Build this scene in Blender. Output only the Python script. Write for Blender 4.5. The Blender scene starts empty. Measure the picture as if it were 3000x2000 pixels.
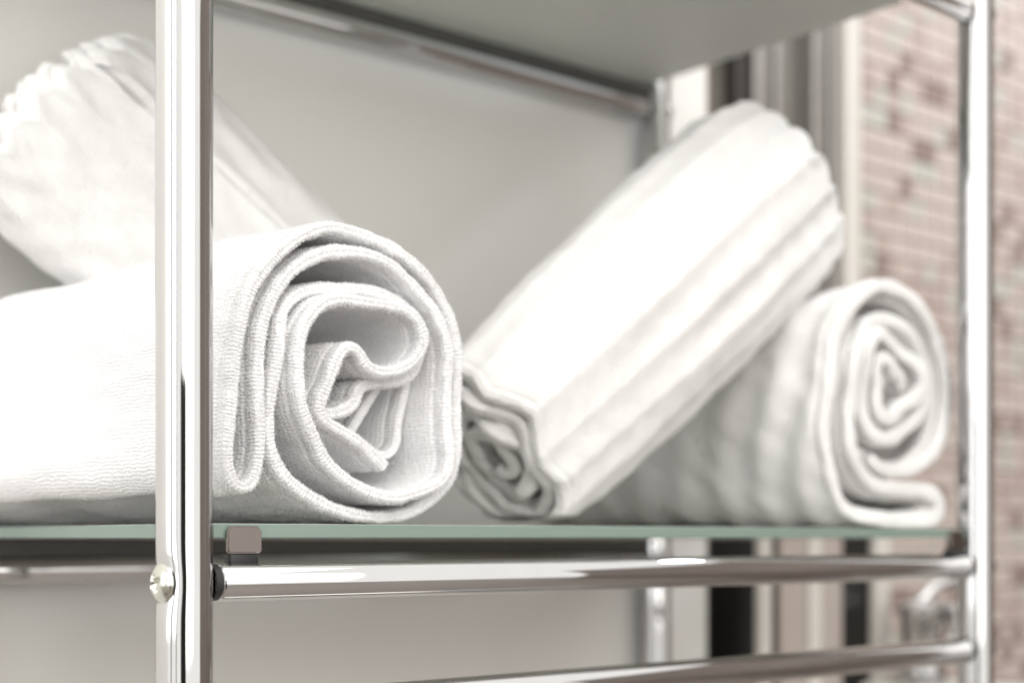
import bpy, math, random
import numpy as np
from mathutils import Vector, Matrix

random.seed(7)
sc = bpy.context.scene
C = sc.collection

# ------------------------------------------------------------------ camera
CAM_Z = 1.0
cam_d = bpy.data.cameras.new("camera")
cam = bpy.data.objects.new("camera", cam_d)
C.objects.link(cam)
cam.location = (0, 0, CAM_Z)
cam.rotation_euler = (math.radians(90), 0, 0)
cam_d.lens = 52.0
cam_d.sensor_width = 36.0
cam_d.shift_y = 0.1918
cam_d.clip_start = 0.02
cam_d.clip_end = 60
cam_d.dof.use_dof = True
cam_d.dof.focus_distance = 0.622
cam_d.dof.aperture_fstop = 4.6
cam_d.dof.aperture_blades = 0
sc.camera = cam

# ------------------------------------------------------------------ light
world = bpy.data.worlds.new("World")
sc.world = world
world.use_nodes = True
bg = world.node_tree.nodes["Background"]
bg.inputs[0].default_value = (0.80, 0.785, 0.76, 1)
bg.inputs[1].default_value = 1.42


def area(name, loc, target, sx, sy, power, col, shape='RECTANGLE'):
    d = bpy.data.lights.new(name, 'AREA')
    d.shape = shape
    d.size = sx
    if shape in ('RECTANGLE', 'ELLIPSE'):
        d.size_y = sy
    d.energy = power
    d.color = col
    o = bpy.data.objects.new(name, d)
    C.objects.link(o)
    o.location = loc
    o.rotation_euler = (Vector(target) - Vector(loc)).to_track_quat('-Z', 'Y').to_euler()
    return o


area("window_light", (-1.33, -0.32, 1.45), (-0.1, 0.75, 1.15), 0.44, 1.2, 3.2, (0.95, 0.97, 1.0))
area("window_light", (-0.87, -0.82, 1.45), (-0.1, 0.75, 1.15), 0.44, 1.2, 3.2, (0.95, 0.97, 1.0))
area("front_fill_light", (0.75, -0.95, 1.62), (0.05, 0.95, 1.15), 1.5, 1.7, 14, (1.0, 0.965, 0.92))  # added soft fill, set low to reach the wall under the upper shelf
area("ceiling_light", (0.2, 0.0, 2.45), (0.1, 0.85, 1.1), 0.9, 0.9, 6, (1.0, 0.97, 0.93))
area("ceiling_spot", (1.00, 1.62, 2.15), (0.2, 0.9, 1.05), 0.16, 0.16, 7, (0.84, 0.90, 1.0), 'DISK')

sc.view_settings.view_transform = 'Standard'
sc.view_settings.look = 'None'
sc.view_settings.exposure = 0.30
sc.view_settings.gamma = 1.0
sc.view_settings.use_curve_mapping = False
sc.cycles.use_denoising = True
sc.cycles.max_bounces = 14
sc.cycles.diffuse_bounces = 8
sc.cycles.transmission_bounces = 8
sc.cycles.sample_clamp_indirect = 6
sc.cycles.caustics_reflective = False
sc.cycles.caustics_refractive = False

# ------------------------------------------------------------------ rack frame
E1 = Vector((0.7618, 0.6478, 0))      # along the front rail
E2 = Vector((-0.6478, 0.7618, 0))     # towards the wall
P0 = Vector((-0.1303, 0.588, CAM_Z))  # near post, at lens height
ANG = math.atan2(E1.y, E1.x)
LEN, DEP = 0.563, 0.285
FLOOR_Z = -CAM_Z                      # local height of the floor


def W(p, q, z):
    return P0 + E1 * p + E2 * q + Vector((0, 0, z))


# ------------------------------------------------------------------ helpers
def empty(name, p, q, z, label=None, cat=None, group=None):
    o = bpy.data.objects.new(name, None)
    o.empty_display_size = 0.02
    C.objects.link(o)
    o.location = W(p, q, z)
    o.rotation_euler = (0, 0, ANG)
    tag(o, label, cat, group)
    return o


def tag(o, label=None, cat=None, group=None, kind=None):
    if label: o["label"] = label
    if cat: o["category"] = cat
    if group: o["group"] = group
    if kind: o["kind"] = kind
    return o


def mesh(name, v, f, mat, parent=None, smooth=True, sharp=None):
    me = bpy.data.meshes.new(name)
    me.from_pydata([tuple(x) for x in v], [], f)
    me.update()
    if smooth:
        me.polygons.foreach_set("use_smooth", [True] * len(me.polygons))
        if sharp:
            me.set_sharp_from_angle(angle=math.radians(sharp))
    me.materials.append(mat)
    o = bpy.data.objects.new(name, me)
    C.objects.link(o)
    if parent: o.parent = parent
    return o


def place(o, p, q, z):
    o.location = W(p, q, z)
    o.rotation_euler = (0, 0, ANG)
    return o


def box(x0, x1, y0, y1, z0, z1, b=0.0):
    """box, with chamfered edges when b > 0"""
    if b <= 0:
        v = [(x, y, z) for z in (z0, z1) for y in (y0, y1) for x in (x0, x1)]
        f = [(0, 2, 3, 1), (4, 5, 7, 6), (0, 1, 5, 4), (2, 6, 7, 3), (0, 4, 6, 2), (1, 3, 7, 5)]
        return v, f
    import bmesh
    v, f = box(x0, x1, y0, y1, z0, z1)
    bm = bmesh.new()
    vs = [bm.verts.new(t) for t in v]
    for t in f: bm.faces.new([vs[i] for i in t])
    bmesh.ops.bevel(bm, geom=list(bm.edges), offset=b, segments=2, affect='EDGES', profile=0.5)
    bm.verts.index_update()
    V = [tuple(x.co) for x in bm.verts]
    F = [tuple(x.index for x in q.verts) for q in bm.faces]
    bm.free()
    return V, F


def merge(*parts):
    V, F = [], []
    for v, f in parts:
        n = len(V)
        V += list(v)
        F += [tuple(i + n for i in t) for t in f]
    return V, F


def lathe(prof, seg=48, axis='z', origin=(0, 0, 0)):
    """profile [(r, h)] turned round an axis; ends closed when r == 0"""
    V, F, rings = [], [], []
    for r, h in prof:
        ring = []
        for k in range(1 if r == 0 else seg):
            a = 2 * math.pi * k / seg
            c, s = r * math.cos(a), r * math.sin(a)
            t = {'z': (c, s, h), 'x': (h, c, s), 'y': (s, h, c)}[axis]
            ring.append(len(V))
            V.append((t[0] + origin[0], t[1] + origin[1], t[2] + origin[2]))
        rings.append(ring)
    for a, b in zip(rings, rings[1:]):
        if len(a) == 1 and len(b) == 1: continue
        for k in range(seg):
            k2 = (k + 1) % seg
            if len(a) == 1: F.append((a[0], b[k2], b[k]))
            elif len(b) == 1: F.append((a[k], a[k2], b[0]))
            else: F.append((a[k], a[k2], b[k2], b[k]))
    return V, F


def tube_path(pts, r, seg=20):
    V, F = [], []
    pts = [Vector(p) for p in pts]
    up = Vector((0.123, 0.3, 0.94)).normalized()
    for i, p in enumerate(pts):
        d = (pts[min(i + 1, len(pts) - 1)] - pts[max(i - 1, 0)]).normalized()
        a = d.cross(up).normalized()
        b = d.cross(a)
        for k in range(seg):
            t = 2 * math.pi * k / seg
            V.append(tuple(p + a * (r * math.cos(t)) + b * (r * math.sin(t))))
    for i in range(len(pts) - 1):
        for k in range(seg):
            k2 = (k + 1) % seg
            F.append((i * seg + k, i * seg + k2, (i + 1) * seg + k2, (i + 1) * seg + k))
    F.append(tuple(range(seg))[::-1])
    F.append(tuple((len(pts) - 1) * seg + k for k in range(seg)))
    return V, F


# ------------------------------------------------------------------ materials
def new_mat(name, base=(0.8, 0.8, 0.8), rough=0.5, metal=0.0, **kw):
    m = bpy.data.materials.new(name)
    m.use_nodes = True
    b = m.node_tree.nodes["Principled BSDF"]
    b.inputs["Base Color"].default_value = (*base, 1)
    b.inputs["Roughness"].default_value = rough
    b.inputs["Metallic"].default_value = metal
    for k, v in kw.items():
        b.inputs[k.replace("_", " ")].default_value = v
    return m


def N(m, typ, **kw):
    n = m.node_tree.nodes.new(typ)
    for k, v in kw.items(): setattr(n, k, v)
    return n


def L(m, a, b):
    m.node_tree.links.new(a, b)


def BS(m):
    return m.node_tree.nodes["Principled BSDF"]


def mottle(m, scale, c0, c1, rough=None, bump=0.0, bscale=None, detail=4):
    """gentle noise in colour, roughness and relief"""
    tc = N(m, "ShaderNodeTexCoord")
    nz = N(m, "ShaderNodeTexNoise")
    nz.inputs["Scale"].default_value = scale
    nz.inputs["Detail"].default_value = detail
    L(m, tc.outputs["Object"], nz.inputs["Vector"])
    mx = N(m, "ShaderNodeMix", data_type='RGBA')
    mx.inputs[6].default_value = (*c0, 1)
    mx.inputs[7].default_value = (*c1, 1)
    L(m, nz.outputs["Fac"], mx.inputs[0])
    L(m, mx.outputs[2], BS(m).inputs["Base Color"])
    if rough:
        mr = N(m, "ShaderNodeMapRange")
        mr.inputs[3].default_value, mr.inputs[4].default_value = rough
        L(m, nz.outputs["Fac"], mr.inputs[0])
        L(m, mr.outputs[0], BS(m).inputs["Roughness"])
    if bump:
        n2 = N(m, "ShaderNodeTexNoise")
        n2.inputs["Scale"].default_value = bscale or scale * 4
        L(m, tc.outputs["Object"], n2.inputs["Vector"])
        bp = N(m, "ShaderNodeBump")
        bp.inputs["Strength"].default_value = bump
        bp.inputs["Distance"].default_value = 0.001
        L(m, n2.outputs["Fac"], bp.inputs["Height"])
        L(m, bp.outputs[0], BS(m).inputs["Normal"])
    return m


M_CHROME = mottle(new_mat("chrome", metal=1.0), 60, (0.56, 0.555, 0.555), (0.62, 0.615, 0.61), rough=(0.02, 0.05))
M_SCREW = mottle(new_mat("zinc_screw", metal=1.0), 300, (0.58, 0.59, 0.52), (0.70, 0.70, 0.65), rough=(0.08, 0.22))
M_STEEL = mottle(new_mat("clip_steel", metal=1.0), 400, (0.20, 0.172, 0.16), (0.25, 0.218, 0.20), rough=(0.16, 0.28))
M_RUBBER = mottle(new_mat("black_rubber", rough=0.5), 200, (0.012, 0.012, 0.013), (0.03, 0.03, 0.03))

def glass(name, col, rough, trans):
    m = mottle(new_mat(name, col, rough), 35, tuple(c * 0.97 for c in col), col, rough=(rough, rough * 1.1))
    BS(m).inputs["Transmission Weight"].default_value = trans
    BS(m).inputs["IOR"].default_value = 1.5
    return m


M_SEAT = mottle(new_mat("grey_rubber", rough=0.5), 90, (0.085, 0.085, 0.08), (0.12, 0.12, 0.11))
M_GLASS = glass("frosted_shelf_glass", (0.90, 0.915, 0.855), 0.5, 0.5)
M_EDGE = glass("ground_glass_edge", (0.56, 0.74, 0.64), 0.22, 0.62)

M_WALL = mottle(new_mat("grey_panel", rough=0.5), 5, (0.83, 0.822, 0.785), (0.86, 0.852, 0.82), rough=(0.42, 0.6), bump=0.15, bscale=220)
M_FLOOR = mottle(new_mat("floor_stone", rough=0.5), 12, (0.24, 0.21, 0.19), (0.32, 0.285, 0.26), rough=(0.35, 0.55))
M_GROUT = mottle(new_mat("grout", rough=0.9), 60, (0.46, 0.40, 0.365), (0.54, 0.475, 0.435), bump=0.4, bscale=500)
M_CREAM = mottle(new_mat("cream_board", rough=0.5), 30, (0.66, 0.63, 0.57), (0.72, 0.69, 0.64))
M_ALU = mottle(new_mat("satin_aluminium", metal=1.0), 90, (0.60, 0.59, 0.56), (0.68, 0.67, 0.64), rough=(0.28, 0.4))
M_GASKET = mottle(new_mat("dark_gasket", rough=0.55), 120, (0.035, 0.03, 0.027), (0.06, 0.052, 0.047))
M_OLIVE = mottle(new_mat("smoked_glass_pane", rough=0.15), 20, (0.12, 0.115, 0.10), (0.17, 0.165, 0.145), rough=(0.1, 0.2))
M_BROWN = mottle(new_mat("brown_jamb", rough=0.5), 60, (0.22, 0.15, 0.12), (0.30, 0.21, 0.17))
M_ROSE = mottle(new_mat("beige_front", rough=0.4), 25, (0.44, 0.38, 0.345), (0.50, 0.44, 0.40))
M_BLACK = mottle(new_mat("black_lacquer", rough=0.35), 40, (0.008, 0.008, 0.008), (0.016, 0.015, 0.014))
M_TILES = [
    mottle(new_mat("tile_beige", rough=0.3), 40, (0.56, 0.48, 0.435), (0.64, 0.56, 0.51), rough=(0.2, 0.35)),
    mottle(new_mat("tile_rose", rough=0.3), 40, (0.48, 0.39, 0.35), (0.56, 0.465, 0.42), rough=(0.2, 0.35)),
    mottle(new_mat("tile_brown", rough=0.3), 40, (0.27, 0.20, 0.175), (0.35, 0.27, 0.235), rough=(0.2, 0.35)),
    mottle(new_mat("tile_sage", rough=0.3), 40, (0.52, 0.51, 0.455), (0.60, 0.59, 0.53), rough=(0.2, 0.35)),
]


def terry(name, base, bump_fine):
    """white terry: loop rows from UV = (metres along the cloth, metres across)"""
    m = new_mat(name, base, 0.95)
    b = BS(m)
    b.inputs["Sheen Weight"].default_value = 0.25
    b.inputs["Sheen Roughness"].default_value = 0.6
    b.inputs["Specular IOR Level"].default_value = 0.15
    uv = N(m, "ShaderNodeUVMap", uv_map="cloth")
    sep = N(m, "ShaderNodeSeparateXYZ")
    L(m, uv.outputs[0], sep.inputs[0])
    nz = N(m, "ShaderNodeTexNoise")
    nz.inputs["Scale"].default_value = 140
    nz.inputs["Detail"].default_value = 3
    L(m, uv.outputs[0], nz.inputs["Vector"])

    def wave(sock, period, wob):
        a = N(m, "ShaderNodeMath", operation='MULTIPLY')
        a.inputs[1].default_value = 2 * math.pi / period
        L(m, sock, a.inputs[0])
        w = N(m, "ShaderNodeMath", operation='MULTIPLY_ADD')
        w.inputs[1].default_value = wob
        L(m, nz.outputs["Fac"], w.inputs[0])
        L(m, a.outputs[0], w.inputs[2])
        s = N(m, "ShaderNodeMath", operation='SINE')
        L(m, w.outputs[0], s.inputs[0])
        return s.outputs[0]
    wu = wave(sep.outputs[0], 0.0017, 13.0)
    wv = wave(sep.outputs[1], 0.0026, 9.0)
    ad = N(m, "ShaderNodeMath", operation='MULTIPLY_ADD')
    ad.inputs[1].default_value = 0.8
    L(m, wv, ad.inputs[0])
    L(m, wu, ad.inputs[2])
    n2 = N(m, "ShaderNodeTexNoise")
    n2.inputs["Scale"].default_value = 1500
    n2.inputs["Detail"].default_value = 2
    L(m, uv.outputs[0], n2.inputs["Vector"])
    a2 = N(m, "ShaderNodeMath", operation='MULTIPLY_ADD')
    a2.inputs[1].default_value = 2.6
    L(m, n2.outputs["Fac"], a2.inputs[0])
    L(m, ad.outputs[0], a2.inputs[2])
    bp = N(m, "ShaderNodeBump")
    bp.inputs["Strength"].default_value = 1.0
    bp.inputs["Distance"].default_value = bump_fine
    L(m, a2.outputs[0], bp.inputs["Height"])
    L(m, bp.outputs[0], b.inputs["Normal"])
    return m


M_TERRY = terry("white_terry", (0.885, 0.885, 0.89), 0.00015)
M_TERRY_B = terry("soft_white_terry", (0.875, 0.868, 0.855), 0.0002)

# ------------------------------------------------------------------ setting
floor_v, floor_f = box(-4, 4, -4, 1.2, FLOOR_Z - 0.02, FLOOR_Z)
tag(place(mesh("floor", floor_v, floor_f, M_FLOOR, smooth=False), 0, 0, 0), "beige stone floor under the chrome rack", kind="structure")

WALL_Q = 0.300
wv, wf = box(-2.2, 0.640, WALL_Q, WALL_Q + 0.06, FLOOR_Z, 1.3, 0.002)
tag(place(mesh("wall", wv, wf, M_WALL, smooth=False), 0, 0, 0), "plain pale grey wall panel behind the chrome rack", kind="structure")

# mosaic wall: a grout bed with every tile in view as a piece of its own
TQ = 0.42
tile_wall = mesh("tile_wall", *box(0.70, 2.3, TQ + 0.006, TQ + 0.10, FLOOR_Z, 1.3), M_GROUT, smooth=False)
place(tile_wall, 0, 0, 0)
tag(tile_wall, "brown and beige mosaic tile wall beyond the rack", kind="structure")
PIT, TS = 0.0225, 0.0203
tile_me = []
for m in M_TILES:
    v, f = box(-TS / 2, TS / 2, 0, 0.008, -TS / 2, TS / 2)
    bx = [(x * (0.94 if y == 0 else 1), y, z * (0.94 if y == 0 else 1)) for x, y, z in v]
    bx += [(x, 0.0012, z) for x, y, z in v if y == 0]
    me = bpy.data.meshes.new("tile")
    # front face, a chamfer ring and the sides
    fr = [i for i, t in enumerate(v) if t[1] == 0]          # 0,1,4,5
    order = [0, 1, 5, 4]
    ring = {fr[k]: 8 + k for k in range(4)}
    back = {0: 2, 1: 3, 5: 7, 4: 6}
    ff = [tuple(order)]
    for a, b in zip(order, order[1:] + order[:1]):
        ff.append((a, ring[a], ring[b], b))
        ff.append((ring[a], back[a], back[b], ring[b]))
    me.from_pydata(bx, [], ff)
    me.update()
    me.materials.append(m)
    tile_me.append(me)
stuffV, stuffF, stuffM, count = [], [], [], 0
rt = random.Random(11)
for i in range(60):
    for j in range(52):
        p = 0.712 + i * PIT
        z = -0.36 + j * PIT
        k = rt.random()
        base = 0.62 + 0.25 * math.sin(j * 0.55 + i * 0.12) * math.sin(j * 0.21 + 1.0)
        t = 2 if k < 0.12 else (3 if k > 0.90 else (0 if k < base else 1))
        dq = rt.uniform(-0.0006, 0.0006)
        vis = 0.925 < p < 1.33 and -0.17 < z < 0.58
        # behind the towels and the rail nothing of the wall shows
        if vis and count < 300:
            w = W(p, TQ, z)
            sx = 1176 + w.x / w.y * 3397
            sy = 1235 - (w.z - CAM_Z) / w.y * 3397
            hid = (sx < 2210 and 640 < sy < 1250) or (sx < 2000 and 400 < sy) or sx < 1890 or sx > 2375 or sy < -20 or sy > 1590
            if not hid:
                o = bpy.data.objects.new("tile", tile_me[t])
                C.objects.link(o)
                o.parent = tile_wall
                o.location = (p, TQ + dq, z)
                o.rotation_euler = (rt.uniform(-.012, .012), 0, rt.uniform(-.012, .012))
                count += 1
                continue
        n = len(stuffV)
        src = tile_me[t]
        stuffV += [(x.co.x + p, x.co.y + TQ + dq, x.co.z + z) for x in src.vertices]
        stuffF += [tuple(a + n for a in pl.vertices) for pl in src.polygons]
        stuffM += [t] * len(src.polygons)
so = mesh("tile_field", stuffV, stuffF, M_TILES[0], tile_wall, smooth=False)
for m in M_TILES[1:]: so.data.materials.append(m)
so.data.polygons.foreach_set("material_index", stuffM)
so["kind"] = "stuff"

# the mosaic goes on round the corner on the right; the chrome mirrors it
def mosaic_far(name):
    m = new_mat(name, rough=0.3)
    tc = N(m, "ShaderNodeTexCoord")
    mp = N(m, "ShaderNodeMapping")
    mp.inputs["Rotation"].default_value = (0, math.radians(90), math.radians(90))
    L(m, tc.outputs["Object"], mp.inputs["Vector"])
    br = N(m, "ShaderNodeTexBrick")
    br.offset = 0.0
    br.inputs["Scale"].default_value = 1.0
    br.inputs["Brick Width"].default_value = PIT
    br.inputs["Row Height"].default_value = PIT
    br.inputs["Mortar Size"].default_value = 0.0012
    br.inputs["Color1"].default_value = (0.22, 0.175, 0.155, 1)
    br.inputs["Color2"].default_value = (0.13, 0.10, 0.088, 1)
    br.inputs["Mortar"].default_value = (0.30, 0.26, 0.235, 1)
    L(m, mp.outputs[0], br.inputs["Vector"])
    L(m, br.outputs["Color"], BS(m).inputs["Base Color"])
    return m


sw = mesh("side_wall", *box(1.95, 2.05, -2.6, TQ, FLOOR_Z, 1.3), mosaic_far("mosaic_side"), smooth=False)
tag(place(sw, 0, 0, 0), "brown mosaic side wall mirrored in the chrome", kind="structure")

# framed door standing open between the grey panel and the mosaic wall
door = empty("framed_door", 0.74, 0.36, FLOOR_Z, "dark glazed door in a narrow aluminium frame between grey wall and mosaic tiles", "door")
zt = 2.25
x = 0.0


def strip(name, x0, x1, y0, y1, mat, b=0.0015):
    return mesh(name, *box(x0 - 0.74, x1 - 0.74, y0 - 0.36, y1 - 0.36, 0.002, zt, b), mat, door, smooth=False)


strip("jamb", 0.6425, 0.679, 0.332, 0.382, M_BROWN)
strip("gasket", 0.681, 0.695, 0.350, 0.384, M_GASKET)
strip("pane", 0.697, 0.738, 0.368, 0.378, M_OLIVE, 0.0008)
strip("gasket", 0.740, 0.757, 0.356, 0.384, M_GASKET)
strip("stile", 0.759, 0.782, 0.350, 0.384, M_ALU)
strip("gasket", 0.784, 0.792, 0.358, 0.384, M_GASKET)
strip("stile", 0.794, 0.808, 0.354, 0.384, M_ALU)
strip("pane", 0.810, 0.845, 0.368, 0.378, M_OLIVE, 0.0008)
strip("stile", 0.847, 0.862, 0.350, 0.384, M_ALU)
strip("gasket", 0.864, 0.868, 0.352, 0.384, M_GASKET)
strip("stile", 0.870, 0.884, 0.350, 0.384, M_ALU)
strip("architrave", 0.886, 0.912, 0.345, 0.384, M_CREAM)

# low black cupboard beside the door, chrome tap beyond it
cup = empty("low_cupboard", 0.66, 0.27, FLOOR_Z, "low cupboard with black gap and cream edge strips behind the rack, below shelf level", "cupboard")
ct = CAM_Z + 0.012
mesh("carcass", *box(0.004, 0.178, 0.0, 0.05, 0.002, ct, 0.002), M_BLACK, cup, smooth=False)
for x0, x1 in ((0.003, 0.017), (0.066, 0.083), (0.159, 0.182)):
    mesh("edge_strip", *box(x0, x1, -0.008, -0.001, 0.002, ct - 0.004, 0.001), M_CREAM, cup, smooth=False)
for x0, x1 in ((0.030, 0.0650), (0.0845, 0.1140)):
    mesh("front", *box(x0, x1, -0.006, -0.001, 0.002, ct - 0.005, 0.001), M_ROSE, cup, smooth=False)

tap = empty("chrome_tap", 0.835, 0.225, -0.125, "blurred chrome tap seen between the two front rails, before the mosaic wall", "tap")
body = lathe([(0, 0), (0.024, 0), (0.025, 0.004), (0.019, 0.008), (0.018, 0.05), (0.020, 0.056), (0.020, 0.066), (0.012, 0.072), (0, 0.073)], 32)
mesh("body", *body, M_CHROME, tap, sharp=40)
sp = [(0.0, 0.0, 0.045), (-0.012, -0.02, 0.055), (-0.03, -0.045, 0.062), (-0.045, -0.065, 0.058), (-0.05, -0.072, 0.045)]
mesh("spout", *tube_path(sp, 0.011, 20), M_CHROME, tap, sharp=50)
mesh("lever", *merge(tube_path([(0, 0, 0.07), (0.012, -0.005, 0.083), (0.045, -0.02, 0.096)], 0.006, 16),
                     lathe([(0, -0.009), (0.006, -0.0075), (0.009, 0), (0.006, 0.0075), (0, 0.009)], 20, origin=(0.047, -0.021, 0.0965))), M_CHROME, tap, sharp=50)
basin = empty("wash_stand", 0.835, 0.225, FLOOR_Z, "beige wash stand carrying the chrome tap", "wash stand")
bt = -0.126 - FLOOR_Z
mesh("top", *box(-0.045, 0.045, -0.10, 0.034, bt - 0.03, bt, 0.004), M_CREAM, basin, smooth=False)
mesh("cabinet", *box(-0.040, 0.040, -0.09, 0.032, 0.002, bt - 0.031, 0.003), M_ROSE, basin, smooth=False)

# ------------------------------------------------------------------ chrome rack
rack = empty("chrome_shelf_rack", 0, 0, FLOOR_Z, "chrome tube rack with glass shelves holding rolled white towels", "rack")
ZS = -FLOOR_Z                      # camera level in the rack's own height
RP, RR = 0.0113, 0.0079            # post and rail radius
Z_UP, Z_LO = 0.3365, -0.0178       # rail heights at the two shelves
Z_BAR = -0.0717


def post(px, py, dimples):
    """tube with a shallow dimple round each screw: (height, direction angle)"""
    seg = 96
    zs = set(np.linspace(0.012, 1.62, 60).tolist())
    for h, a in dimples:
        zs |= set(np.linspace(h - 0.03, h + 0.03, 61).tolist())
    zs = sorted(zs)
    V, F = [], []
    for z in zs:
        for k in range(seg):
            t = 2 * math.pi * k / seg
            r = RP
            for h, a in dimples:
                da = (t - a + math.pi) % (2 * math.pi) - math.pi
                d2 = (da * RP) ** 2 + ((z - h) * 0.85) ** 2
                r -= 0.0016 * math.exp(-d2 / (2 * 0.0052 ** 2))
            V.append((px + r * math.cos(t), py + r * math.sin(t), z))
    n = len(zs)
    for i in range(n - 1):
        for k in range(seg):
            k2 = (k + 1) % seg
            F.append((i * seg + k, i * seg + k2, (i + 1) * seg + k2, (i + 1) * seg + k))
    F.append(tuple((n - 1) * seg + k for k in range(seg)))
    o = mesh("post", V, F, M_CHROME, rack, sharp=60)
    foot = lathe([(0, 0.0), (0.015, 0.0), (0.016, 0.003), (0.014, 0.012), (0, 0.0125)], 32, origin=(px, py, 0))
    mesh("foot", *foot, M_RUBBER, o, sharp=40)
    return o


def screw_head(px, py, z, ang, par):
    """domed cross-recess head whose axis points along ang"""
    R, n, rings = 0.0083, 64, 22
    V, F = [], []
    V.append((0, 0, 0.0034))
    c45 = math.radians(24)
    for i in range(1, rings + 1):
        rr = R * i / rings
        for k in range(n):
            t = 2 * math.pi * k / n
            x, y = rr * math.cos(t), rr * math.sin(t)
            h = 0.0034 * (1 - (rr / R) ** 2.4)
            xa, ya = x * math.cos(c45) + y * math.sin(c45), -x * math.sin(c45) + y * math.cos(c45)
            w = 0.00105
            for a, b in ((xa, ya), (ya, xa)):
                if abs(b) < 0.0050:
                    h = min(h, 0.0034 - 0.0029 * (1 - (abs(b) / 0.0050) ** 2) + max(0, (abs(a) - w)) * 6)
            V.append((x, y, h))
    V[0] = (0, 0, 0.0007)
    for k in range(n): F.append((0, 1 + k, 1 + (k + 1) % n))
    for i in range(rings - 1):
        for k in range(n):
            k2 = (k + 1) % n
            F.append((1 + i * n + k, 1 + (i + 1) * n + k, 1 + (i + 1) * n + k2, 1 + i * n + k2))
    b0 = len(V)
    for k in range(n):
        t = 2 * math.pi * k / n
        V.append((R * math.cos(t), R * math.sin(t), -0.0012))
    for k in range(n):
        k2 = (k + 1) % n
        F.append((1 + (rings - 1) * n + k, b0 + k, b0 + k2, 1 + (rings - 1) * n + k2))
    ax = Vector((math.cos(ang), math.sin(ang), 0))
    ay = Vector((-math.sin(ang), math.cos(ang), 0))
    az = Vector((0, 0, 1))
    off = RP - 0.0012
    V2 = [tuple(Vector((px, py, z)) + ay * x + az * y + ax * (h + off)) for x, y, h in V]
    return mesh("screw", V2, F, M_SCREW, par, sharp=50)


def rail(y, z, mat=M_CHROME):
    a, b = RP - 0.0006, LEN - RP + 0.0006
    prof = [(0, a), (RR * 0.9, a), (RR * 0.9, a + 0.0035), (RR - 0.0007, a + 0.0036), (RR, a + 0.0046),
            (RR, b - 0.0046), (RR - 0.0007, b - 0.0036), (RR * 0.9, b - 0.0035), (RR * 0.9, b), (0, b)]
    o = mesh("rail", *lathe(prof, 64, 'x', (0, y, z)), mat, rack, sharp=35)
    for xx, d in ((a, 1), (b, -1)):
        r2 = lathe([(RR * 0.905, xx), (RR - 0.0004, xx + d * 0.0004), (RR - 0.0004, xx + d * 0.0030), (RR * 0.905, xx + d * 0.0034)], 40, 'x', (0, y, z))
        mesh("collar", *r2, M_RUBBER, o, sharp=35)
    return o


def clip(x, y, z, front, par):
    """bent steel tab hugging the glass edge; z = underside of the glass"""
    s = -1 if front else 1
    w, t = 0.0080, 0.0013
    y0 = y + s * 0.0012
    y1 = y0 + s * t
    zb, ztop, ch = z - 0.0062, z + 0.0066 - 0.0016, 0.0022
    prof = [(-w, zb + 0.001), (-w + 0.001, zb), (w - 0.001, zb), (w, zb + 0.001), (w, ztop - ch), (w - ch * 0.8, ztop), (-w + ch * 0.8, ztop), (-w, ztop - ch)]
    import bmesh
    bm = bmesh.new()
    A = [bm.verts.new((x + px, y0, pz)) for px, pz in prof]
    B = [bm.verts.new((x + px, y1, pz)) for px, pz in prof]
    bm.faces.new(A)
    bm.faces.new(B[::-1])
    for i in range(len(prof)):
        j = (i + 1) % len(prof)
        bm.faces.new((A[j], A[i], B[i], B[j]))
    bmesh.ops.bevel(bm, geom=[e for e in bm.edges if all(v in B for v in e.verts)], offset=0.0006, segments=3, affect='EDGES')
    bmesh.ops.recalc_face_normals(bm, faces=bm.faces)
    bm.verts.index_update()
    V = [tuple(v.co) for v in bm.verts]
    F = [tuple(v.index for v in f.verts) for f in bm.faces]
    bm.free()
    ya, yb = sorted((y0 - s * 0.0002, y0 - s * 0.005))
    V, F = merge((V, F), box(x - w * 0.45, x + w * 0.9, ya, yb, zb + 0.0002, z - 0.0003, 0.0004))
    o = mesh("shelf_clip", V, F, M_STEEL, par, sharp=30)
    ya, yb = sorted((y1 - s * 0.0004, y0 - s * 0.005))
    mesh("pad", *box(x - w * 0.80, x + w * 0.85, ya, yb, z - 0.0115, zb - 0.0001, 0.0008), M_RUBBER, o, sharp=30)
    return o


LEVELS = (ZS + Z_UP, ZS + Z_LO)
for (px, py, ang) in ((0, 0, math.pi), (LEN, 0, 0), (LEN, DEP, 0), (0, DEP, math.pi)):
    hs = [ZS + Z_UP, ZS + Z_LO, ZS + Z_LO - 0.42]
    if py == 0: hs.append(ZS + Z_BAR)
    near = (px == 0 and py == 0)
    use = [h for h in hs if not (near and abs(h - (ZS + Z_BAR)) < 1e-6)]
    po = post(px, py, [(h, ang) for h in use])
    for h in use:
        screw_head(px, py, h, ang, po)
for y in (0, DEP):
    for h in (ZS + Z_UP, ZS + Z_LO, ZS + Z_LO - 0.42):
        rail(y, h)
rail(0, ZS + Z_BAR)
for h in (ZS + Z_UP, ZS + Z_LO):
    mesh("seat_strip", *box(0.0135, LEN - 0.0135, DEP - 0.004, DEP + 0.003, h + RR - 0.0006, h + 0.0175, 0.0008), M_SEAT, rack, smooth=False)


def shelf(zb):
    """glass plate 6 mm thick with bevelled edges"""
    o = mesh("glass_shelf", *box(0.0125, LEN - 0.0125, -0.001, DEP + 0.001, zb, zb + 0.006, 0.0005), M_GLASS, rack, smooth=False)
    o.data.materials.append(M_EDGE)
    for pl in o.data.polygons:
        if abs(pl.normal.z) < 0.5: pl.material_index = 1
    return o


for zr in (ZS + Z_UP, ZS + Z_LO):
    g = shelf(zr + 0.0178)
    for x in (0.0255, LEN - 0.0255):
        clip(x, -0.001, zr + 0.0178, True, rack)
        clip(x, DEP + 0.001, zr + 0.0178, False, rack)

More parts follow.
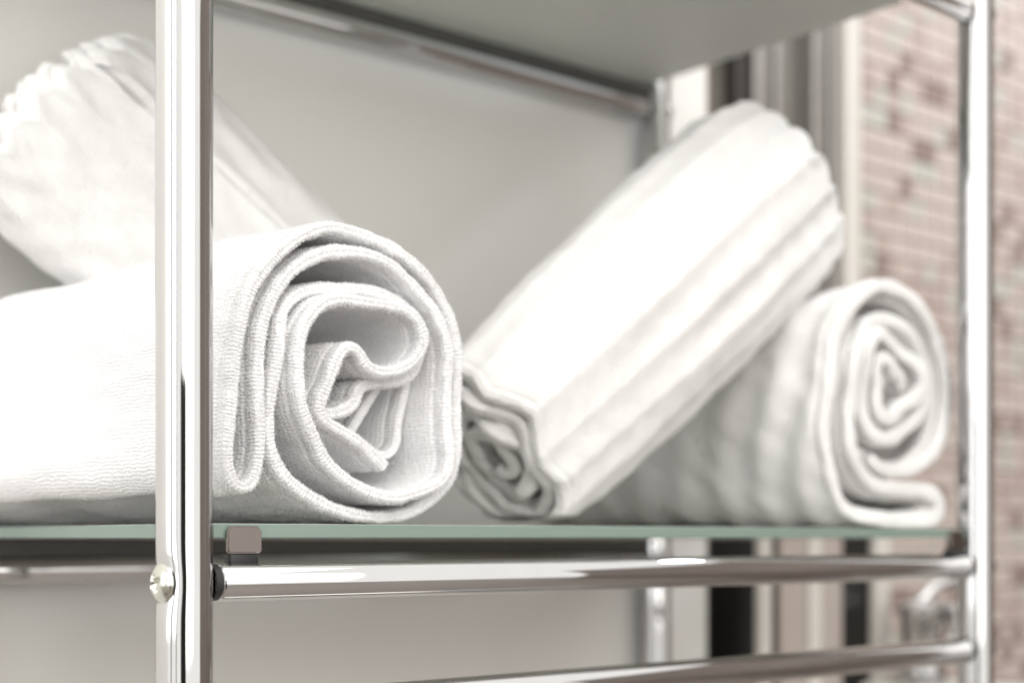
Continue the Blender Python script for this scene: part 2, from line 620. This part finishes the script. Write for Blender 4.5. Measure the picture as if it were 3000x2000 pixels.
# ------------------------------------------------------------------ rolled towels
def catmull(pts, ds, closed=False):
    P = np.array(pts, float)
    out = []
    n = len(P)
    for i in range(n - 1):
        p0, p1, p2, p3 = P[max(i - 1, 0)], P[i], P[i + 1], P[min(i + 2, n - 1)]
        t = np.linspace(0, 1, 24, endpoint=False)[:, None]
        out.append(0.5 * ((2 * p1) + (-p0 + p2) * t + (2 * p0 - 5 * p1 + 4 * p2 - p3) * t ** 2 + (-p0 + 3 * p1 - 3 * p2 + p3) * t ** 3))
    out.append(P[-1:])
    Q = np.concatenate(out)
    seg = np.linalg.norm(np.diff(Q, axis=0), axis=1)
    s = np.concatenate([[0], np.cumsum(seg)])
    m = max(8, int(s[-1] / ds))
    ss = np.linspace(0, s[-1], m)
    return np.stack([np.interp(ss, s, Q[:, 0]), np.interp(ss, s, Q[:, 1])], 1), ss


def wobble(rs, s, w, scale_s, scale_w, k=6):
    """smooth random field made of a few sines"""
    out = np.zeros(np.broadcast(s, w).shape)
    for _ in range(k):
        a, b = rs.normal(0, 1, 2)
        out = out + np.sin(2 * math.pi * (a * s / scale_s + b * w / scale_w) + rs.uniform(0, 6.28))
    return out / math.sqrt(k)


def smooth1(a, n):
    k = np.ones(n) / n
    return np.convolve(np.pad(a, (n // 2, n - 1 - n // 2), mode='edge'), k, mode='valid')


def rolled_sheet(path, thick, length, ds, wfine, seed, mat, name, loops=0.0, ridge=None, shape=None, rim_wave=0.002, inset=0.0, parent=None, hem=True, wend=0.004, relax=9, tele=None):
    """cloth of real thickness following a coiled path (u, v), swept along the roll's axis (y).
    shape(u, v, w, s) may move the finished points (taper, sag)."""
    rs = np.random.RandomState(seed)
    c, s = catmull(path, ds)
    n = len(s)
    c = np.stack([smooth1(c[:, 0], relax), smooth1(c[:, 1], relax)], 1)
    tg = np.gradient(c, axis=0)
    tg = np.stack([smooth1(tg[:, 0], 7), smooth1(tg[:, 1], 7)], 1)
    tg /= np.linalg.norm(tg, axis=1)[:, None] + 1e-12
    nr = np.stack([-tg[:, 1], tg[:, 0]], 1)
    h0 = thick / 2
    # axial samples, fine near the rim in view, coarse farther in
    ws, w, st = [], h0, wfine
    while w < length - h0:
        ws.append(w)
        if w > 0.016: st = min(st * 1.13, wend)
        w += st
    ws = np.array(ws + [length - h0])
    k = 12
    th = np.linspace(0, math.pi, k + 2)[1:-1]
    # ring: side +1 from back to front, rim, side -1 front to back, back rim
    ring_w = np.concatenate([ws[::-1], h0 - h0 * np.sin(th), ws, length - h0 + h0 * np.sin(th)])
    ring_d = np.concatenate([np.ones(len(ws)), np.cos(th), -np.ones(len(ws)), -np.cos(th)])
    sd = np.sign(ring_d + 1e-9)
    R = len(ring_w)
    S, Wg = s[:, None], ring_w[None, :]
    D = np.broadcast_to(ring_d[None, :], (n, R)).copy()
    hh = np.full((n, R), h0)
    if hem:
        # rolled hem: a plump edge, then the stitched groove
        hh = hh * (1 + 0.10 * np.exp(-((Wg - 0.0030) / 0.0022) ** 2) - 0.30 * np.exp(-((Wg - 0.0075) / 0.0011) ** 2) + 0.06 * np.exp(-((Wg - 0.012) / 0.003) ** 2))
    hh = hh * (1 + 0.10 * wobble(rs, S, Wg, 0.02, 0.04))
    if loops:
        row = np.floor(Wg / 0.0021)
        ph = np.sin(row * 12.9898 + sd[None, :] * 3.1) * 3.0 + sd[None, :] * 1.4
        lp = np.sin(2 * math.pi * S / 0.00175 + ph + 1.2 * wobble(rs, S, Wg, 0.03, 0.03, 4))
        lp2 = np.cos(2 * math.pi * (Wg / 0.0021))
        near = np.exp(-Wg / 0.05)
        hh = hh + loops * (lp * 0.75 - lp2 * 0.35) * (0.35 + 0.65 * near) + loops * 0.55 * rs.normal(0, 1, (n, R)) * near
    # the mid surface drifts a little along the roll
    mid = 0.0011 * wobble(rs, S, Wg, 0.055, 0.10) * np.minimum(1, 0.35 + Wg / 0.05)
    if ridge is not None:
        mid = mid + ridge(S, Wg, rs)
    off = mid + D * hh
    U = c[:, 0][:, None] + nr[:, 0][:, None] * off
    V = c[:, 1][:, None] + nr[:, 1][:, None] * off
    wv_ = rim_wave * wobble(rs, s[:, None], np.zeros((1, 1)), 0.07, 1.0, 5) + 0.00005 * rs.normal(0, 1, (n, 1))
    if loops:
        wv_ = wv_ + loops * 1.3 * np.sin(2 * math.pi * S / 0.00175 + sd[None, :] * 1.4 + 2.6 * wobble(rs, S, 0 * S, 0.02, 1.0, 5))
    if tele:
        wv_ = wv_ + np.interp(s / s[-1], tele[0], tele[1])[:, None]
    Y = Wg + inset + wv_ * np.exp(-Wg / 0.05)
    # the rim is two cords with the seam between them
    rimz = np.exp(-Wg / 0.0012)
    Y = Y + rimz * 0.0010 * np.exp(-(D / 0.22) ** 2)
    if shape is not None:
        U, V, Y = shape(U, V, Y, S)
    co = np.stack([U, Y, V], 2).reshape(-1, 3)
    i = np.arange(n - 1)[:, None]
    j = np.arange(R)[None, :]
    j2 = (j + 1) % R
    q = np.stack([i * R + j, i * R + j2 + 0 * i, (i + 1) * R + j2, (i + 1) * R + j], 2).reshape(-1, 4)
    me = bpy.data.meshes.new(name)
    nv, nq = len(co), len(q)
    caps = [list(range(R))[::-1], [(n - 1) * R + t for t in range(R)]]
    me.vertices.add(nv)
    me.vertices.foreach_set("co", co.ravel())
    # close the two cloth ends with quads between the two sides
    m = len(ws)
    capq = []
    for base in (0, (n - 1) * R):
        A = list(range(0, m))
        B = [m + k + (m - 1 - t) for t in range(m)]
        for t in range(m - 1):
            f4 = (base + A[t], base + B[t], base + B[t + 1], base + A[t + 1])
            capq.append(f4 if base == 0 else f4[::-1])
        for seq in (list(range(m - 1, m + k + 1)), list(range(2 * m + k - 1, R)) + [0]):
            for t in range(len(seq) // 2 - 1):
                f4 = tuple(base + seq[z] for z in (t, t + 1, -2 - t, -1 - t))
                capq.append(f4 if base == 0 else f4[::-1])
    q = np.concatenate([q, np.array(capq)])
    nq = len(q)
    me.loops.add(nq * 4)
    me.loops.foreach_set("vertex_index", q.ravel().astype(np.int32))
    me.polygons.add(nq)
    me.polygons.foreach_set("loop_start", (np.arange(nq) * 4).astype(np.int32))
    me.polygons.foreach_set("use_smooth", np.ones(nq, bool))
    uvl = me.uv_layers.new(name="cloth")
    us = np.broadcast_to(S, (n, R)).ravel()
    uw = np.broadcast_to(Wg, (n, R)).ravel()
    uvl.data.foreach_set("uv", np.stack([us[q.ravel()], uw[q.ravel()]], 1).astype(np.float32).ravel())
    me.update()
    me.validate()
    me.materials.append(mat)
    o = bpy.data.objects.new(name, me)
    C.objects.link(o)
    if parent: o.parent = parent
    return o


GL = 0.0066     # top of the lower glass

# --- the near roll: folded double, then rolled; millimetres in the plane of its end
A_MM = [(113.8, 25.3), (100.0, 34.7), (87.2, 40.0), (77.3, 44.3), (74.3, 50.9), (77.3, 59.3), (80.0, 67.0), (83.2, 74.0), (87.5, 76.7), (92.3, 74.8), (96.7, 70.1), (104.7, 68.0), (115.1, 69.6), (123.8, 74.6), (128.1, 83.1), (125.4, 91.1), (118.2, 96.3), (107.3, 97.4), (95.4, 97.5), (80.9, 97.5), (72.5, 94.9), (65.2, 87.3), (61.3, 77.6), (59.6, 63.3), (60.1, 51.6), (63.2, 42.9), (68.6, 34.5), (73.7, 27.4), (82.7, 20.4), (94.7, 14.3), (109.0, 11.2), (126.2, 14.5), (137.7, 19.8), (142.1, 29.3), (142.1, 43.6), (142.9, 58.0), (143.5, 79.6), (140.3, 90.7), (136.3, 98.4), (128.7, 105.7), (118.8, 112.3), (109.0, 116.7), (97.1, 118.8), (85.4, 119.0), (75.3, 117.3), (65.2, 112.2), (57.6, 105.7), (52.5, 98.4), (49.4, 91.8), (46.9, 84.1), (45.6, 76.6), (44.1, 63.0), (43.4, 48.3), (44.2, 37.1), (43.9, 26.1), (42.4, 19.1), (39.6, 15.3), (34.8, 14.6), (30.9, 17.9), (28.7, 23.7), (28.4, 31.0), (30.3, 42.1), (33.1, 55.0), (34.8, 68.1), (36.8, 82.6), (39.6, 94.4), (44.2, 103.6), (51.1, 112.4), (59.8, 120.3), (70.9, 126.6), (82.3, 130.1), (97.1, 129.6), (107.9, 127.2), (118.8, 123.1), (128.7, 117.9), (137.7, 111.6), (143.9, 104.5), (148.6, 96.7), (151.2, 87.7), (152.5, 77.1), (152.1, 58.5), (151.4, 46.1), (150.6, 33.7), (148.0, 23.4), (142.9, 15.1), (133.7, 8.5), (123.6, 4.2), (109.0, 2.4), (94.7, 3.0), (85.4, 4.7), (77.6, 6.9), (66.4, 12.3), (57.6, 19.0), (53.3, 26.4), (51.4, 33.8), (51.1, 44.9), (51.4, 60.6), (52.8, 73.8), (55.5, 85.8), (59.3, 92.8), (66.4, 98.4), (74.6, 101.7), (85.4, 103.7), (99.1, 104.9), (111.3, 104.0), (121.9, 100.5), (129.5, 93.5), (133.5, 84.4), (133.1, 73.2), (127.7, 67.0), (115.1, 64.6), (106.0, 63.0), (101.0, 59.3), (98.2, 53.8), (91.7, 49.6), (84.5, 47.8), (78.5, 48.6)]
S_MM = [(106.6, 40.5), (114.5, 51.2), (125.2, 66.2), (133.1, 70.8), (138.0, 67.0), (137.4, 59.0), (134.9, 46.9), (133.1, 36.9), (126.2, 31.0), (118.4, 33.1)]
UC = 92.0


def shape_a(U, V, Y, S):
    # the roll slews a little towards the side of the rack and slackens at the back
    t = np.clip(Y / 0.26, 0, 1)
    U2 = U * (1 - 0.05 * t) - 0.058 * t
    V2 = V * (1 - 0.10 * t ** 1.5) - 0.012 * np.clip((t - 0.8) / 0.2, 0, 1) ** 2 * np.clip(V / 0.12, 0, 1)
    return U2, np.maximum(V2, 0.0001 + 0 * V2), Y


ta = empty("rolled_towel", UC / 1000, 0.016, GL, "sharp white terry towel roll beside the near chrome post, its coiled end facing out", "towel")
mmA = [((u - UC) / 1000, v / 1000 + 0.0006) for u, v in A_MM]
ta_cloth = rolled_sheet(mmA, 0.0050, 0.262, 0.00042, 0.00055, 3, M_TERRY, "coiled_cloth", loops=0.00012, shape=shape_a, rim_wave=0.0016, parent=ta, relax=13,
             tele=((0, .06, .10, .20, .27, .38, .50, .85, .92, 1), (.002, -.003, -.006, -.008, -.007, -.002, 0, 0, .004, .006)))
mmS = [((u - UC) / 1000, v / 1000 + 0.0006) for u, v in S_MM]
rolled_sheet(mmS, 0.0042, 0.20, 0.0006, 0.0008, 5, M_TERRY, "inner_fold", loops=0.00012, shape=shape_a, inset=0.018, parent=ta)


def nap(src, parent, dens_front, dens_body, seed, length=0.00075, width=0.00036):
    """loose loop tips standing off the terry: thin bent fibres over the cloth in view"""
    me = src.data
    rs = np.random.RandomState(seed)
    nv = len(me.vertices)
    co = np.empty(nv * 3, np.float32)
    me.vertices.foreach_get("co", co)
    co = co.reshape(-1, 3)
    npl = len(me.polygons)
    vi = np.empty(len(me.loops), np.int32)
    me.loops.foreach_get("vertex_index", vi)
    q = vi.reshape(-1, 4)
    nrm = np.empty(npl * 3, np.float32)
    me.polygons.foreach_get("normal", nrm)
    nrm = nrm.reshape(-1, 3)
    ar = np.empty(npl, np.float32)
    me.polygons.foreach_get("area", ar)
    cy = co[q].mean(1)[:, 1]
    dens = np.where(cy < 0.030, dens_front, dens_body) * 1e6
    exp = ar * dens
    cnt = np.floor(exp + rs.rand(npl)).astype(int)
    idx = np.repeat(np.arange(npl), cnt)
    m = len(idx)
    a, b = rs.rand(m, 1), rs.rand(m, 1)
    c4 = co[q[idx]]
    p = (c4[:, 0] * (1 - a) + c4[:, 1] * a) * (1 - b) + (c4[:, 3] * (1 - a) + c4[:, 2] * a) * b
    n = nrm[idx]
    d = n + rs.normal(0, 0.55, (m, 3))
    d /= np.linalg.norm(d, axis=1)[:, None]
    t = np.cross(d, rs.normal(0, 1, (m, 3)))
    t /= np.linalg.norm(t, axis=1)[:, None] + 1e-9
    ln = length * (0.5 + rs.rand(m, 1))
    bend = np.cross(d, t) * ln * rs.uniform(-0.5, 0.5, (m, 1))
    w = width * 0.5
    v = np.stack([p - t * w - n * 0.0001, p + t * w - n * 0.0001, p + d * ln * 0.6 + t * w * 0.9 + bend * 0.3, p + d * ln * 0.6 - t * w * 0.9 + bend * 0.3, p + d * ln + bend], 1).reshape(-1, 3)
    base = np.arange(m)[:, None] * 5
    tri = np.concatenate([base + [0, 1, 2], base + [0, 2, 3], base + [3, 2, 4]], 0)
    nm = bpy.data.meshes.new("nap")
    nm.vertices.add(len(v))
    nm.vertices.foreach_set("co", v.astype(np.float32).ravel())
    nm.loops.add(len(tri) * 3)
    nm.loops.foreach_set("vertex_index", tri.ravel().astype(np.int32))
    nm.polygons.add(len(tri))
    nm.polygons.foreach_set("loop_start", (np.arange(len(tri)) * 3).astype(np.int32))
    nm.update()
    nm.validate()
    nm.materials.append(M_NAP)
    o = bpy.data.objects.new("nap", nm)
    C.objects.link(o)
    o.parent = parent
    o["kind"] = "stuff"
    print("nap", m)
    return o


M_NAP = mottle(new_mat("terry_loop_tips", rough=0.95), 400, (0.88, 0.88, 0.89), (0.92, 0.92, 0.93))
tl = N(M_NAP, "ShaderNodeBsdfTranslucent")
tl.inputs[0].default_value = (0.94, 0.935, 0.93, 1)
ms = N(M_NAP, "ShaderNodeMixShader")
ms.inputs[0].default_value = 0.45
L(M_NAP, BS(M_NAP).outputs[0], ms.inputs[1])
L(M_NAP, tl.outputs[0], ms.inputs[2])
L(M_NAP, ms.outputs[0], M_NAP.node_tree.nodes["Material Output"].inputs["Surface"])
nap(ta_cloth, ta, 1.8, 0.25, 9)

# --- generic coil for the softly focused ones
def coil(turns, r0, r1, a, b, start=0.0, crump=0.0, rs=None):
    pts = []
    m = int(turns * 26)
    for i in range(m + 1):
        t = i / m
        th = start + turns * 2 * math.pi * t
        r = r0 + (r1 - r0) * t ** 0.85
        r *= 1 + (crump * (1 - t) * math.sin(3 * th + 1.3) if crump else 0)
        pts.append((a * r * math.cos(th), b * r * math.sin(th)))
    return pts


# --- roll lying at the right-hand end, with a loose folded tail under it
cc = (0.0, 0.0900)
inner = coil(2.6, 0.006, 0.044, 1.0, 1.0, start=math.radians(190 - 2.6 * 360), crump=0.35)
pc = [(x + cc[0], y + cc[1]) for x, y in inner]
pc += [(-0.047, 0.062), (-0.043, 0.042), (-0.022, 0.027), (0.010, 0.0230), (0.034, 0.0235), (0.0475, 0.0195), (0.048, 0.0110), (0.036, 0.0055),
       (0.0, 0.0040), (-0.034, 0.0046), (-0.055, 0.016), (-0.064, 0.045), (-0.065, 0.075)]
for d in range(168, -132, -10):
    r = 0.0595 if d > 0 else 0.0595 - 0.006 * (-d / 130)
    pc.append((cc[0] + r * math.cos(math.radians(d)), cc[1] + r * 1.01 * math.sin(math.radians(d))))


def ridge_c(S, Wg, rs):
    # soft folds running round the roll, strongest near its open end
    f = np.sin(2 * math.pi * (Wg / 0.036 + S / 0.42) + 0.9 * wobble(rs, S, Wg, 0.16, 0.2, 3))
    return 0.0026 * f * np.clip(Wg / 0.012, 0, 1) * (0.35 + 0.65 * np.exp(-Wg / 0.09)) + 0.0008 * wobble(rs, S, Wg, 0.09, 0.10)


def shape_c(U, V, Y, S):
    t = np.clip(Y / 0.25, 0, 1)
    return U * (1 - 0.10 * t), np.maximum(V * (1 - 0.12 * t), 0.0001), Y


tc_ = empty("rolled_towel", 0.500, 0.0165, GL, "white towel roll lying by the far front post, loose fold tucked under it", "towel")
rolled_sheet(pc, 0.0092, 0.25, 0.0012, 0.0012, 21, M_TERRY_B, "coiled_cloth", ridge=ridge_c, shape=shape_c, rim_wave=0.003, parent=tc_)


def leaning(label, base_pqz, tip_pqz, a, b, taper0, seed, name="rolled_towel", roll=0.0, ridges=17, turns=4.1, frill=0.007):
    """roll leaning in the plane of the rack's long side; its lower rim is at base"""
    B, T = Vector(base_pqz), Vector(tip_pqz)
    ax = (T - B)
    ln = ax.length
    ax.normalize()
    side = Vector((0, 1, 0))
    side = (side - ax * side.dot(ax)).normalized()
    nrm = side.cross(ax).normalized()          # third axis
    path = coil(turns, 0.10, 1.0, a, b, start=roll)
    rr = np.random.RandomState(seed)
    phs = rr.uniform(0, 6.28, 4)
    tot = sum(math.dist(p, q) for p, q in zip(path, path[1:]))

    def ridge(S, Wg, rs):
        x = S / 0.0200 + 0.18 * np.sin(S / 0.021 + phs[0]) + 0.35 * Wg
        g = 0.6 * (np.abs(np.sin(math.pi * x)) ** 1.2 - 0.6) + 0.3 * np.sin(2 * math.pi * x * 0.37 + phs[2])
        env = 0.55 + 0.45 * np.sin(S / 0.034 + phs[1])
        tip = np.exp(-((Wg - ln) / 0.05) ** 2)
        return g * (0.0042 * env + 0.0042 * tip) + 0.0010 * wobble(rs, S, Wg, 0.05, 0.12)

    def shape(U, V, Y, S):
        t = np.clip(Y / ln, 0, 1)
        k = taper0 + (1 - taper0) * np.sin(np.clip(t / 0.72, 0, 1) * math.pi / 2)
        k = k * (1 - 0.10 * np.clip((t - 0.86) / 0.14, 0, 1) ** 2)
        fr = frill * (np.abs(np.sin(math.pi * (S / 0.0200 + 0.18 * np.sin(S / 0.021 + phs[0])))) - 0.5) * np.clip((t - 0.8) / 0.2, 0, 1)
        rad = np.sqrt((U / a) ** 2 + (V / b) ** 2)
        dome = -0.018 * rad ** 2 * np.clip((t - 0.7) / 0.3, 0, 1)
        return U * k, V * k, Y + fr + dome
    root = empty(name, base_pqz[0], base_pqz[1], GL, label, "towel")
    o = rolled_sheet(path, 0.0100, ln, 0.0013, 0.0013, seed, M_TERRY_B, "coiled_cloth", ridge=ridge, shape=shape, rim_wave=0.004, parent=root)
    m = Matrix.Identity(4)
    for i, col in enumerate((side, ax, nrm)):
        m[0][i], m[1][i], m[2][i] = col
    m[2][3] = base_pqz[2] - GL
    o.matrix_local = m
    # keep the cloth above the glass where the lower rim rests on it
    me = o.data
    co = np.empty(len(me.vertices) * 3, np.float32)
    me.vertices.foreach_get("co", co)
    co = co.reshape(-1, 3)
    R3 = np.array([[m[r][c] for c in range(3)] for r in range(3)])
    tr = np.array([m[r][3] for r in range(3)])
    wl = co @ R3.T + tr
    low = wl[:, 2] < 0.006
    wl[low, 2] = 0.0004 + 0.0056 * np.exp((wl[low, 2] - 0.006) / 0.02)
    me.vertices.foreach_set("co", ((wl - tr) @ R3).astype(np.float32).ravel())
    me.update()
    return root


leaning("large white towel roll leaning up over the roll with the tucked fold", (0.226, 0.080, 0.040), (0.482, 0.085, 0.232), 0.050, 0.0715, 0.82, 31, roll=0.6)
leaning("white towel roll leaning the other way, resting on the sharp near roll", (0.250, 0.160, 0.046), (0.036, 0.252, 0.243), 0.040, 0.072, 0.78, 47, roll=2.2)

# unseen box added in place of the photographer: the black streak in the near post
bc = mesh("photographer_standin", *box(-0.26, 0.26, -0.15, 0.15, 0.002, 1.22, 0.004), M_BLACK, smooth=False)
bc.location = (0.10, -1.0, 0)
tag(bc, "unseen black box, stand-in for the photographer mirrored as the dark streak in the near chrome post", "cabinet")

# unseen bars added round the window lamps to put dark lines in the posts
M_FRAME = mottle(new_mat("window_frame_paint", rough=0.45), 30, (0.20, 0.185, 0.17), (0.26, 0.24, 0.22))
win = bpy.data.objects.new("window", None)
C.objects.link(win)
mid = Vector((-1.10, -0.57, 1.45))
win.location = (mid.x, mid.y, 0)
win.rotation_euler = (0, 0, math.atan2(-0.50, 0.46))
tag(win, "unseen dark window frame added for the lines mirrored in the near chrome post", "window")
for x0, x1 in ((-0.66, -0.58), (-0.05, 0.05), (0.58, 0.66)):
    mesh("added_mullion", *box(x0, x1, -0.03, 0.03, 0.70, 2.20, 0.004), M_FRAME, win, smooth=False)
for z0, z1 in ((0.64, 0.699), (2.201, 2.26)):
    mesh("added_frame_bar", *box(-0.66, 0.66, -0.03, 0.03, z0, z1, 0.004), M_FRAME, win, smooth=False)
for x0 in (-0.35, 0.35):
    mesh("apron_panel", *box(x0 - 0.30, x0 + 0.30, -0.02, 0.02, 0.002, 0.639, 0.004), M_CREAM, win, smooth=False)
